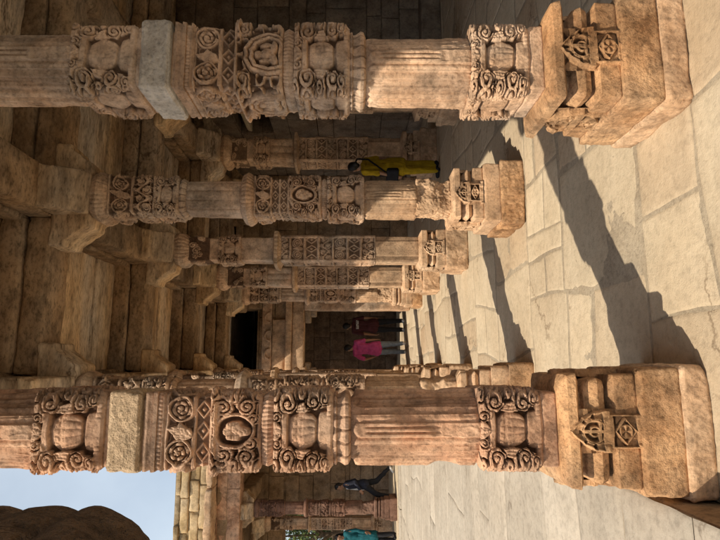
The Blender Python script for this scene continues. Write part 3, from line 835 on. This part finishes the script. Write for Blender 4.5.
# right side wall in the shade, with a slit window
rw = thing('side_wall', 'dark shaded block wall with a slit window on the far right of the aisle', 'wall', (0, 0, 0))
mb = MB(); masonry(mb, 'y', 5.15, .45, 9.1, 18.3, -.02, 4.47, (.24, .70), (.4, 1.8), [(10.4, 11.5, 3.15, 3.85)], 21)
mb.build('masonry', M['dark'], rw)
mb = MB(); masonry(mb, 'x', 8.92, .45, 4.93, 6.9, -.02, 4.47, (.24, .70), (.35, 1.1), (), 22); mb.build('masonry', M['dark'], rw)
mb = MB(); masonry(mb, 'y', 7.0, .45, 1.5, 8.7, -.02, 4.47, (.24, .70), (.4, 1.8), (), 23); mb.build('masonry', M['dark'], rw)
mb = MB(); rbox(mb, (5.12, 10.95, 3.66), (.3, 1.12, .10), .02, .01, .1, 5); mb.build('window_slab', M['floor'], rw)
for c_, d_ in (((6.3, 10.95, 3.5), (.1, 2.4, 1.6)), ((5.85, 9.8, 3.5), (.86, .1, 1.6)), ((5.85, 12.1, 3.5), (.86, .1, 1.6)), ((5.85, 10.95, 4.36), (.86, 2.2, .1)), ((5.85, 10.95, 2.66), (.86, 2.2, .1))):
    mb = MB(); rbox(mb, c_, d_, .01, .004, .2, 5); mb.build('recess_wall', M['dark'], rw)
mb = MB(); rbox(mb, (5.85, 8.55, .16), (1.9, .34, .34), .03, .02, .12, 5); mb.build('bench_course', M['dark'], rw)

# end wall with the doorway and the dark opening above it
ew = thing('end_wall', 'stone end wall closing the aisle with a tall doorway and dark opening above', 'wall', (0, 14.2, 0))
def EW(name, mat, fn, smooth=True):
    mb = MB(); fn(mb); o = mb.build(name, mat, ew); o.location = (0, -14.2, 0); return o
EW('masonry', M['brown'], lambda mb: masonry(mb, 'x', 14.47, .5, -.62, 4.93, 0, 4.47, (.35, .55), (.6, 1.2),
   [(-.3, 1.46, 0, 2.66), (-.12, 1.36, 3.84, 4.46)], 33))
EW('jamb', M['redgrey'], lambda mb: rbox(mb, (1.47, 14.10, 1.32), (.30, .34, 2.64), .03, .012, .06, 61))
EW('jamb', M['redgrey'], lambda mb: rbox(mb, (-.36, 14.10, 1.32), (.30, .34, 2.64), .03, .012, .06, 62))
EW('door_lintel', M['buff'], lambda mb: (rbox(mb, (.42, 14.12, 2.79), (2.3, .30, .30), .03, .012, .08, 63), rbox(mb, (.42, 14.08, 3.02), (2.4, .36, .16), .03, .012, .08, 64)))
EW('corbel', M['brown'], lambda mb: (rbox(mb, (1.19, 14.2, 2.56), (.34, .3, .16), .04, .012, .05, 65), rbox(mb, (1.26, 14.2, 2.42), (.18, .26, .16), .04, .012, .05, 66)))
EW('corbel', M['brown'], lambda mb: (rbox(mb, (-.10, 14.2, 2.56), (.30, .3, .16), .04, .012, .05, 67), rbox(mb, (-.15, 14.2, 2.42), (.16, .26, .16), .04, .012, .05, 68)))
EW('wall_panel', M['buff'], lambda mb: rbox(mb, (.36, 14.19, 3.28), (1.5, .12, .34), .02, .012, .08, 69))
def arch(mb):
    rbox(mb, (.6, 14.17, 3.58), (1.9, .16, .24), .03, .014, .05, 70)
    for k in range(3):
        seg2 = MB(); th = np.linspace(0, PI, 20)
        for q in range(19):
            cx, cz = .25 + .45 * k, 3.50
            rbox(mb, (cx + .12 * math.cos((th[q] + th[q + 1]) / 2), 14.08, cz + .12 * math.sin((th[q] + th[q + 1]) / 2)), (.04, .05, .04), .01, .003, .02, 71 + q)
EW('carved_course', M['redgrey'], arch)
EW('upper_jamb', M['brown'], lambda mb: rbox(mb, (1.50, 14.12, 4.06), (.26, .3, .72), .03, .012, .08, 76))

# chamber behind the doorway
ch = thing('doorway_chamber', 'dim stone chamber walls seen through the end doorway', 'building', (0, 16.5, 0))
def CH(name, mat, fn):
    mb = MB(); fn(mb); o = mb.build(name, mat, ch); o.location = (0, -16.5, 0)
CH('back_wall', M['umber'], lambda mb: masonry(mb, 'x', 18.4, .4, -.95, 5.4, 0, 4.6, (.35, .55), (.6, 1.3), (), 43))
CH('light_block_slab', M['dark'], lambda mb: rbox(mb, (2.1, 16.5, 3.45), (5.8, 3.5, .2), .02, .02, .3, 46))  # unseen slab added to keep chamber light out of the upper opening
CH('light_block_wall', M['dark'], lambda mb: rbox(mb, (-.82, 16.5, 4.1), (.2, 3.5, 1.1), .02, .02, .3, 47))  # unseen wall added so the opening above the door stays black
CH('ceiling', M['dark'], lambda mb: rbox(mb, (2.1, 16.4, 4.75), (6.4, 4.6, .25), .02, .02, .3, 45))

# ------------------------------------------------------------------ far colonnade across the courtyard
fc = thing('far_colonnade', 'far stone colonnade across the courtyard with yellow block parapet', 'building', (-7, 15.2, 0))
def FC(name, mat, fn):
    mb = MB(); fn(mb); o = mb.build(name, mat, fc); o.location = (7, -15.2, 0); return o
FC('parapet', M['yellow'], lambda mb: masonry(mb, 'x', 15.35, .55, -15, -.65, 5.10, 5.96, (.20, .32), (.35, 1.1), (), 51, jit=.06, gap=.02, tv=.38, amp=.02, res=.06, r=.03))
FC('eave_slab', M['buff'], lambda mb: [rbox(mb, (-14.3 + 1.5 * k_, 15.05 + .03 * (k_ % 3), 5.0), (1.485, .95, .17 + .02 * (k_ % 2)), .05, .04, .07, 52 + k_, tone=-.25 + .08 * (k_ % 3), nscale=4) for k_ in range(10)])
FC('lintel', M['red'], lambda mb: masonry(mb, 'x', 15.35, .5, -15, -.65, 4.30, 4.90, (.3, .36), (1.8, 2.6), (), 53))
FC('back_wall', M['brown'], lambda mb: masonry(mb, 'x', 18.9, .4, -15, -.95, CZ, 4.9, (.4, .55), (.6, 1.2), [(-5.9, -4.45, 1.5, 3.55), (-8.4, -6.6, 1.5, 3.55)], 54))
FC('ceiling', M['brown'], lambda mb: rbox(mb, (-7.8, 17.1, 4.75), (14.3, 4.0, .3), .03, .03, .3, 55))
FC('cross_lintel', M['brown'], lambda mb: rbox(mb, (-3.6, 17.1, 4.4), (.4, 3.3, .42), .03, .015, .1, 56))
FC('cross_lintel', M['brown'], lambda mb: rbox(mb, (-6.1, 17.1, 4.4), (.4, 3.3, .42), .03, .015, .1, 57))
GF = 'pillars of the far colonnade across the courtyard'
far1 = pillar_B('plain dark reddish far pillar beside the walking person in black', (-3.74, 15.65, CZ + .05), 22, 303, (M['reddark'],) * 3, GF)
dup(pD, (-4.62, 17.6, CZ + .05), 0, 'lighter carved far pillar standing between two leafy openings', GF)
dup(pC, (-5.95, 15.65, CZ + .05), 0, 'far pillar at the very edge of the frame behind the person in teal', GF)

# ------------------------------------------------------------------ trees beyond
M['leafA'] = plain('foliage_light', (.10, .13, .035), .7, .5, 2)
M['leafB'] = plain('foliage_dark', (.06, .085, .03), .7, .5, 2)
M['bark'] = plain('bark', (.12, .085, .055), .9, .3, 12)

def limb(mb, p0, p1, r0, r1, n=8):
    p0, p1 = np.array(p0, float), np.array(p1, float); d = p1 - p0; d /= np.linalg.norm(d)
    a = np.cross(d, [0, 0, 1] if abs(d[2]) < .9 else [1, 0, 0]); a /= np.linalg.norm(a); b = np.cross(d, a)
    th = np.linspace(0, 2 * PI, n, endpoint=False)
    ring = np.cos(th)[:, None] * a + np.sin(th)[:, None] * b
    V = np.concatenate([p0 + ring * r0, p1 + ring * r1])
    i = np.arange(n); mb.add(V, np.stack([i, (i + 1) % n, (i + 1) % n + n, i + n], 1))

def tree(label, x, y, hgt, rad, seed, mat):
    rg = np.random.RandomState(seed)
    t = thing('broadleaf_tree', label, 'tree', (x, y, 0), 0, 'trees beyond the far colonnade')
    mb = MB(); top = np.array([rg.uniform(-.2, .2), rg.uniform(-.2, .2), hgt * .5])
    limb(mb, (0, 0, -.05), top, .17, .10)
    cl = []
    for k in range(16):
        a = rg.uniform(0, 2 * PI); e = rg.uniform(-.5, 1)
        c = np.array([math.cos(a) * rad * rg.uniform(.3, .9), math.sin(a) * rad * rg.uniform(.3, .9), hgt * .55 + e * hgt * .38])
        cl.append((c, rg.uniform(.5, .9) * rad * .5))
        limb(mb, top * rg.uniform(.6, 1), c, .06, .015, 6)
    mb.build('trunk', M['bark'], t)
    lv = MB()
    for c, rr in cl:
        n = 330
        d = rg.normal(size=(n, 3)); d /= np.linalg.norm(d, axis=1, keepdims=True)
        p = c + d * rr * rg.uniform(.45, 1, (n, 1))
        u = rg.normal(size=(n, 3)); u /= np.linalg.norm(u, axis=1, keepdims=True)
        w = np.cross(u, rg.normal(size=(n, 3))); w /= np.linalg.norm(w, axis=1, keepdims=True)
        s = rg.uniform(.05, .11, (n, 1))
        V = np.stack([p - u * s, p + w * s * .5, p + u * s * 1.1, p - w * s * .5], 1).reshape(-1, 3)
        lv.add(V, np.arange(4 * n).reshape(n, 4))
    lv.build('crown', mat, t, smooth=False)
tree('pale green tree seen through the opening beside the carved far pillar', -6.9, 24.5, 5.6, 2.3, 1, M['leafA'])
tree('dark green tree seen through the narrow gap by the reddish far pillar', -6.2, 28.5, 6.2, 2.6, 2, M['leafB'])
tree('green tree farther left beyond the far colonnade openings', -9.6, 26.0, 5.8, 2.6, 3, M['leafA'])

# ------------------------------------------------------------------ people
def capsule(bm_list, p0, r0, p1, r1, flat=(1, 1)):
    bm_list.append((np.array(p0, float), r0, np.array(p1, float), r1))

def remeshed(name, caps, voxel, smooth_it=6, disp=0.0, seed=0):
    mb = MB(); nu, nv = 14, 9
    for p0, r0, p1, r1 in caps:
        d = p1 - p0; L = np.linalg.norm(d)
        d = d / L if L > 1e-6 else np.array([0, 0, 1.0])
        a = np.cross(d, [0, 0, 1] if abs(d[2]) < .9 else [1, 0, 0]); a /= np.linalg.norm(a); b = np.cross(d, a)
        th = np.linspace(0, 2 * PI, nu, endpoint=False); ring = np.cos(th)[:, None] * a + np.sin(th)[:, None] * b
        rows = []
        for ph in np.linspace(-PI / 2, 0, nv // 2 + 1): rows.append(p0 + d * r0 * math.sin(ph) + ring * max(r0 * math.cos(ph), 1e-4))
        for ph in np.linspace(0, PI / 2, nv // 2 + 1): rows.append(p1 + d * r1 * math.sin(ph) + ring * max(r1 * math.cos(ph), 1e-4))
        V = np.concatenate(rows); nr = len(rows)
        i = np.arange(nr - 1)[:, None]; j = np.arange(nu)[None]
        q = np.stack([i * nu + j, i * nu + (j + 1) % nu, (i + 1) * nu + (j + 1) % nu, (i + 1) * nu + j], -1).reshape(-1, 4)
        e = len(V); V = np.concatenate([V, [rows[0].mean(0), rows[-1].mean(0)]])
        jj = np.arange(nu); t1 = np.stack([np.full(nu, e), (jj + 1) % nu, jj], 1); t2 = np.stack([np.full(nu, e + 1), (nr - 1) * nu + jj, (nr - 1) * nu + (jj + 1) % nu], 1)
        mb.add(V, q, np.concatenate([t1, t2]))
    me = mb.mesh(name + '_raw', None)
    o = bpy.data.objects.new(name + '_raw', me); C.objects.link(o)
    m = o.modifiers.new('r', 'REMESH'); m.mode = 'VOXEL'; m.voxel_size = voxel; m.use_smooth_shade = True
    if smooth_it:
        m = o.modifiers.new('s', 'SMOOTH'); m.iterations = smooth_it; m.factor = .5
    dg = bpy.context.evaluated_depsgraph_get(); dg.update()
    out = bpy.data.meshes.new_from_object(o.evaluated_get(dg), depsgraph=dg)
    bpy.data.objects.remove(o); bpy.data.meshes.remove(me)
    n = len(out.vertices)
    if disp and n:
        co = np.empty(n * 3, np.float32); out.vertices.foreach_get('co', co); co = co.reshape(-1, 3)
        no = np.empty(n * 3, np.float32); out.vertices.foreach_get('normal', no); no = no.reshape(-1, 3)
        co = co + no * (disp * fbm(co * np.array([17, 17, 6]), 2, seed))[:, None]
        out.vertices.foreach_set('co', co.astype(np.float32).ravel())
    out.name = name
    return out

SKIN = plain('skin', (.30, .165, .10), .55, .08, 40)
HAIR = plain('black_hair', (.012, .010, .009), .5, .3, 60)
EYE = plain('eye', (.03, .02, .015), .3, .1, 50)

def lerp(a, b, t): return tuple(a[i] + (b[i] - a[i]) * t for i in range(3))

def person(label, loc, rz, height, pose, top, bottom, shoe, hair='short', sleeves='long', top_len=.86, skirt=False, vox=.008, extra=None, group=None, name='person'):
    """continuous skinned body facing +Y, with clothing, hair, eyes and shoes as its children"""
    J = dict(pel=(0, 0, .93), waist=(0, 0, 1.08), chest=(0, .01, 1.28), neck=(0, .0, 1.44), head=(0, .025, 1.585),
             sL=(-.175, 0, 1.395), eL=(-.225, -.02, 1.12), wL=(-.235, .05, .87), sR=(.175, 0, 1.395), eR=(.225, -.02, 1.12), wR=(.235, .05, .87),
             hL=(-.09, 0, .91), kL=(-.10, .02, .50), aL=(-.10, 0, .09), hR=(.09, 0, .91), kR=(.10, .02, .50), aR=(.10, 0, .09), tL=None, tR=None, turn=0.0)
    J.update(pose)
    r = thing(name, label, 'person', loc, rz, group)
    sc = height / 1.72
    r.scale = (sc, sc, sc)
    B = []
    def cap(p, a, q, b): capsule(B, p, a, q, b)
    def torso(lst, g):
        for sx in (-1, 1):
            capsule(lst, lerp(J['pel'], J['hL' if sx < 0 else 'hR'], .75), .105 + g, np.array(J['waist']) + [sx * .055, 0, 0], .085 + g)
            capsule(lst, np.array(J['waist']) + [sx * .055, 0, 0], .085 + g, np.array(J['chest']) + [sx * .075, 0, 0], .10 + g)
            capsule(lst, np.array(J['chest']) + [sx * .075, 0, .0], .10 + g, np.array(J['sL' if sx < 0 else 'sR']) + [-sx * .03, 0, -.02], .062 + g)
            capsule(lst, lerp(J['neck'], J['chest'], .1), .05 + g, np.array(J['sL' if sx < 0 else 'sR']), .052 + g)
    torso(B, -.008)
    cap(J['neck'], .052, lerp(J['neck'], J['head'], .6), .05)
    hd = np.array(J['head']); tn = J['turn']
    f = np.array([-math.sin(tn), math.cos(tn), 0]); rt = np.array([math.cos(tn), math.sin(tn), 0])
    up = np.array([0, 0, 1.0])
    cap(hd - f * .012 + up * .035, .083, hd - f * .012 + up * .02, .083)          # skull
    cap(hd + f * .025 + up * .0, .066, hd + f * .040 - up * .065, .040)            # face and jaw
    cap(hd + f * .085 + up * .008, .010, hd + f * .102 - up * .022, .014)          # nose
    cap(hd + f * .074 - up * .055 - rt * .015, .009, hd + f * .074 - up * .055 + rt * .015, .009)   # mouth
    for sg in (-1, 1):
        cap(hd + rt * sg * .082 + up * .012, .014, hd + rt * sg * .080 - up * .022, .011)          # ears
    for sd, sg in (('L', -1), ('R', 1)):
        s, e, w = (np.array(J[k + sd]) for k in ('s', 'e', 'w'))
        cap(s, .050, e, .038); cap(e, .038, w, .026)
        dr = (w - e) / np.linalg.norm(w - e)
        # palm, four fingers of different length, thumb from the side of the palm
        fw = np.array([0, 1.0, 0]) - dr * dr[1]; fw /= np.linalg.norm(fw); side = np.cross(dr, fw)
        for k in (-1, 0, 1): cap(w + fw * .018 * k, .016, w + dr * .085 + fw * .026 * k, .013)
        for k, ln in ((-1.5, .060), (-.5, .074), (.5, .078), (1.5, .068)):
            b0 = w + dr * .090 + fw * .019 * k; b1 = b0 + dr * ln * .55 - side * sg * .010; b2 = b1 + dr * ln * .42 - side * sg * .026
            cap(b0, .0095, b1, .009); cap(b1, .009, b2, .0075)
        t0 = w + dr * .025 + fw * .030; t1 = t0 + dr * .035 + fw * .028 - side * sg * .008; t2 = t1 + dr * .032 + fw * .004
        cap(t0, .012, t1, .010); cap(t1, .010, t2, .008)
        h, kk, a = (np.array(J[k + sd]) for k in ('h', 'k', 'a'))
        cap(h, .080, kk, .052); cap(kk, .052, a, .036)
        toe = J['t' + sd]
        toe = a + np.array([0, .15, -.055]) if toe is None else np.array(toe)
        J['t' + sd] = toe
        cap(a + [0, 0, -.02], .036, toe, .028)
    o = link('body', remeshed('body', B, vox, 5), r); o.data.materials.append(SKIN)
    Tp = []; torso(Tp, .010)
    for sx in (-1, 1):
        z = top_len
        capsule(Tp, np.array(J['pel']) + [sx * .06, 0, 0], .128, (J['pel'][0] + sx * .075, J['pel'][1], z), .132)
    capsule(Tp, np.array(J['pel']), .133, (J['pel'][0], J['pel'][1], top_len), .133)
    for sd in 'LR':
        s, e, w = (np.array(J[k + sd]) for k in ('s', 'e', 'w'))
        if sleeves == 'long': capsule(Tp, s, .062, e, .052); capsule(Tp, e, .052, e + (w - e) * .92, .038)
        else: capsule(Tp, s, .064, s + (e - s) * .8, .060)
    o = link('shirt', remeshed('shirt', Tp, .010, 3, .022, 3), r); o.data.materials.append(top)
    Lg = []
    for sd, sx in (('L', -1), ('R', 1)):
        h, kk, a = (np.array(J[k + sd]) for k in ('h', 'k', 'a'))
        capsule(Lg, h, .098, kk, .070); capsule(Lg, kk, .070, a + [0, 0, .0], .056)
    capsule(Lg, np.array(J['hL']), .10, np.array(J['hR']), .10)
    if skirt:
        m = (np.array(J['aL']) + np.array(J['aR'])) / 2
        for sx in (-1, 0, 1): capsule(Lg, np.array(J['pel']) + [sx * .05, 0, 0], .12, m + [sx * .10, 0, .10], .12)
    o = link('trousers' if not skirt else 'skirt', remeshed('trousers', Lg, .010, 3, .020, 5), r); o.data.materials.append(bottom)
    for sd in 'LR':
        Sh = []; a = np.array(J['a' + sd]); t = np.array(J['t' + sd])
        capsule(Sh, a + [0, -.02, -.03], .045, t, .036); capsule(Sh, a + [0, 0, 0], .042, a + [0, -.01, -.045], .044)
        o = link('shoe', remeshed('shoe', Sh, .009, 3), r); o.data.materials.append(shoe)
    Hr = []
    capsule(Hr, hd - f * .022 + up * .048, .090, hd - f * .034 + up * .028, .088)
    capsule(Hr, hd - f * .055 + up * .02, .062, hd - f * .058 - up * .035, .050)
    capsule(Hr, hd + f * .03 + up * .088, .045, hd - f * .02 + up * .095, .05)
    if hair == 'long':
        capsule(Hr, hd - f * .06 + up * .0, .07, hd - f * .085 - up * .20, .06); capsule(Hr, hd - f * .085 - up * .2, .06, hd - f * .09 - up * .36, .035)
    if hair == 'bun':
        capsule(Hr, hd - f * .11 + up * .0, .045, hd - f * .115 - up * .01, .045)
    o = link('hair', remeshed('hair', Hr, .009, 3, .008, 7), r); o.data.materials.append(HAIR)
    for sg in (-1, 1):
        E = []; capsule(E, hd + f * .079 + rt * sg * .030 + up * .010, .010, hd + f * .080 + rt * sg * .034 + up * .010, .010)
        o = link('eye', remeshed('eye', E, .004, 0), r); o.data.materials.append(EYE)
    return r

def cloth(n, c): return plain(n, c, .85, .22, 14, 0, .3)
pink = cloth('pink_cloth', (.44, .065, .19)); jean = cloth('grey_denim', (.17, .20, .23)); white = cloth('white_cloth', (.70, .68, .64))
maroon = cloth('maroon_cloth', (.055, .016, .018)); black = cloth('black_cloth', (.015, .015, .018)); navy = cloth('dark_navy_cloth', (.018, .02, .032))
teal = cloth('teal_cloth', (.006, .075, .09)); yellow = cloth('yellow_cloth', (.38, .25, .008)); grey = cloth('grey_cloth', (.20, .18, .16)); red = cloth('red_cloth', (.28, .05, .05))
darkred = cloth('dark_red_cloth', (.16, .03, .03))

person('person in a bright pink shirt and grey jeans stepping into the end doorway', (.40, 14.85, 0.0), R(-12), 1.66,
       dict(turn=.9, kL=(-.10, .05, .50), aL=(-.09, .02, .09), kR=(.12, -.02, .50), aR=(.17, -.16, .14), tR=(.18, -.03, .045), eL=(-.30, -.02, 1.14), wL=(-.26, .10, .93)), pink, jean, white, sleeves='short', top_len=.80)
p = person('person in a dark maroon shirt with white lettering across the upper back in the doorway', (1.02, 15.3, 0.0), R(10), 1.70,
       dict(kR=(.13, .03, .5), aR=(.14, -.02, .09)), maroon, black, white, sleeves='short', top_len=.84)
mb = MB(); rg = random.Random(3)
for k in range(7):
    x = -.105 + k * .035
    for (dx, dz, w, h) in ((0, 0, .008, .07), (.010, .028, .014, .008), (.010, -.028, .014, .008), (.018, rg.choice([-.014, .014]), .008, .034)):
        rbox(mb, (x + dx, -.121, 1.315 + dz), (w, .012, h), .002, 0, .05, k)
mb.build('shirt_lettering', white, p)
wk = person('person walking in a black jacket over a white shirt with white shoes across the courtyard', (-3.22, 15.95, CZ + .06), R(97), 1.66,
       dict(kL=(-.09, .26, .53), aL=(-.09, .33, .10), tL=(-.09, .48, .06), kR=(.09, -.08, .52), aR=(.09, -.42, .17), tR=(.10, -.32, .05), head=(0, .07, 1.57), neck=(0, .03, 1.43),
            eL=(-.22, -.08, 1.14), wL=(-.2, .12, 1.0), eR=(.22, -.1, 1.14), wR=(.2, .1, .98), turn=.2), navy, black, white)
Fr = []
capsule(Fr, (0, .100, 1.36), .030, (0, .118, 1.12), .036); capsule(Fr, (0, .118, 1.12), .036, (0, .125, .90), .040)
fo_ = link('shirt_front', remeshed('shirt_front', Fr, .010, 3), wk); fo_.data.materials.append(white)
person('person with long black hair in a teal tunic standing at the frame edge', (-4.55, 15.9, CZ + .06), R(150), 1.64,
       dict(), teal, black, black, hair='long', top_len=.62)
person('person in a yellow tunic with a dark shoulder bag standing in the shade', (3.25, 8.93, 0), R(35), 1.54,
       dict(turn=-.3), yellow, yellow, black, hair='bun', top_len=.74, sleeves='short')
# bag carried by the person in yellow: strap and pouch
bag = thing('shoulder_bag', 'small dark shoulder bag worn at the hip of the person in yellow', 'bag', (3.25, 8.93, 0), R(35))
mb = MB(); rbox(mb, (-.20, .02, .80), (.09, .24, .20), .03, .004, .03, 3); mb.build('pouch', black, bag)
mb = MB()
pts = [(-.17, .02, .88), (-.13, -.10, 1.05), (.02, -.125, 1.2), (.13, -.06, 1.38), (.13, .03, 1.42), (.06, .125, 1.28), (-.08, .13, 1.08), (-.17, .06, .88)]
for a, b in zip(pts[:-1], pts[1:]): limb(mb, a, b, .014, .014, 6)
mb.build('strap', black, bag)

# ------------------------------------------------------------------ camera
cam = bpy.data.cameras.new('camera'); co = bpy.data.objects.new('camera', cam); C.objects.link(co)
cam.sensor_fit = 'HORIZONTAL'; cam.sensor_width = 36; cam.lens = 28.0
cam.clip_start = .03; cam.clip_end = 3000
yaw, pit = math.atan(94 / 560), math.atan(10 / 560)
fw = Vector((math.sin(yaw) * math.cos(pit), math.cos(yaw) * math.cos(pit), -math.sin(pit)))
rt = Vector((math.cos(yaw), -math.sin(yaw), 0))
upv = rt.cross(fw)
# the photograph lies on its side: picture right is the world's down, picture up is the world's right
mx = Matrix((-upv, rt, -fw)).transposed().to_4x4()
mx.translation = Vector((0, 0, 1.5))
co.matrix_world = mx
bpy.context.scene.camera = co

# ------------------------------------------------------------------ light
EL, AZ = R(50.6), R(56)          # sun behind the camera's left shoulder
w = bpy.data.worlds.new('World'); bpy.context.scene.world = w; w.use_nodes = True
nt = w.node_tree; bg = nt.nodes['Background']
sky = nt.nodes.new('ShaderNodeTexSky'); sky.sky_type = 'NISHITA'; sky.sun_disc = False
sky.sun_elevation = EL; sky.sun_rotation = R(236); sky.air_density = 1.0; sky.dust_density = 2.0
tc = nt.nodes.new('ShaderNodeTexCoord'); cn = nt.nodes.new('ShaderNodeTexNoise')
cn.inputs['Scale'].default_value = 3.0; cn.inputs['Detail'].default_value = 7
nt.links.new(tc.outputs['Generated'], cn.inputs['Vector'])
rp = nt.nodes.new('ShaderNodeValToRGB'); rp.color_ramp.elements[0].position = .36; rp.color_ramp.elements[1].position = .66; rp.color_ramp.elements[0].color = (.34, .34, .34, 1)
rp.color_ramp.elements[1].color = (.6, .6, .6, 1)
nt.links.new(cn.outputs[0], rp.inputs[0])
mxn = nt.nodes.new('ShaderNodeMix'); mxn.data_type = 'RGBA'
nt.links.new(rp.outputs[0], mxn.inputs[0]); nt.links.new(sky.outputs[0], mxn.inputs[6]); mxn.inputs[7].default_value = (7.3, 8.2, 8.9, 1)
nt.links.new(mxn.outputs[2], bg.inputs[0]); bg.inputs[1].default_value = .13
sl = bpy.data.lights.new('sun', 'SUN'); sl.energy = 5.0; sl.angle = R(.53); sl.color = (1.0, .89, .73)
so = bpy.data.objects.new('sun', sl); C.objects.link(so)
D = Vector((math.sin(AZ) * math.cos(EL), math.cos(AZ) * math.cos(EL), -math.sin(EL)))
so.rotation_euler = D.to_track_quat('-Z', 'Y').to_euler()

sc = bpy.context.scene
sc.view_settings.view_transform = 'Standard'; sc.view_settings.look = 'None'; sc.view_settings.exposure = 0
sc.cycles.max_bounces = 8; sc.cycles.diffuse_bounces = 4; sc.cycles.use_denoising = True
sc.cycles.use_adaptive_sampling = True; sc.cycles.adaptive_threshold = .025
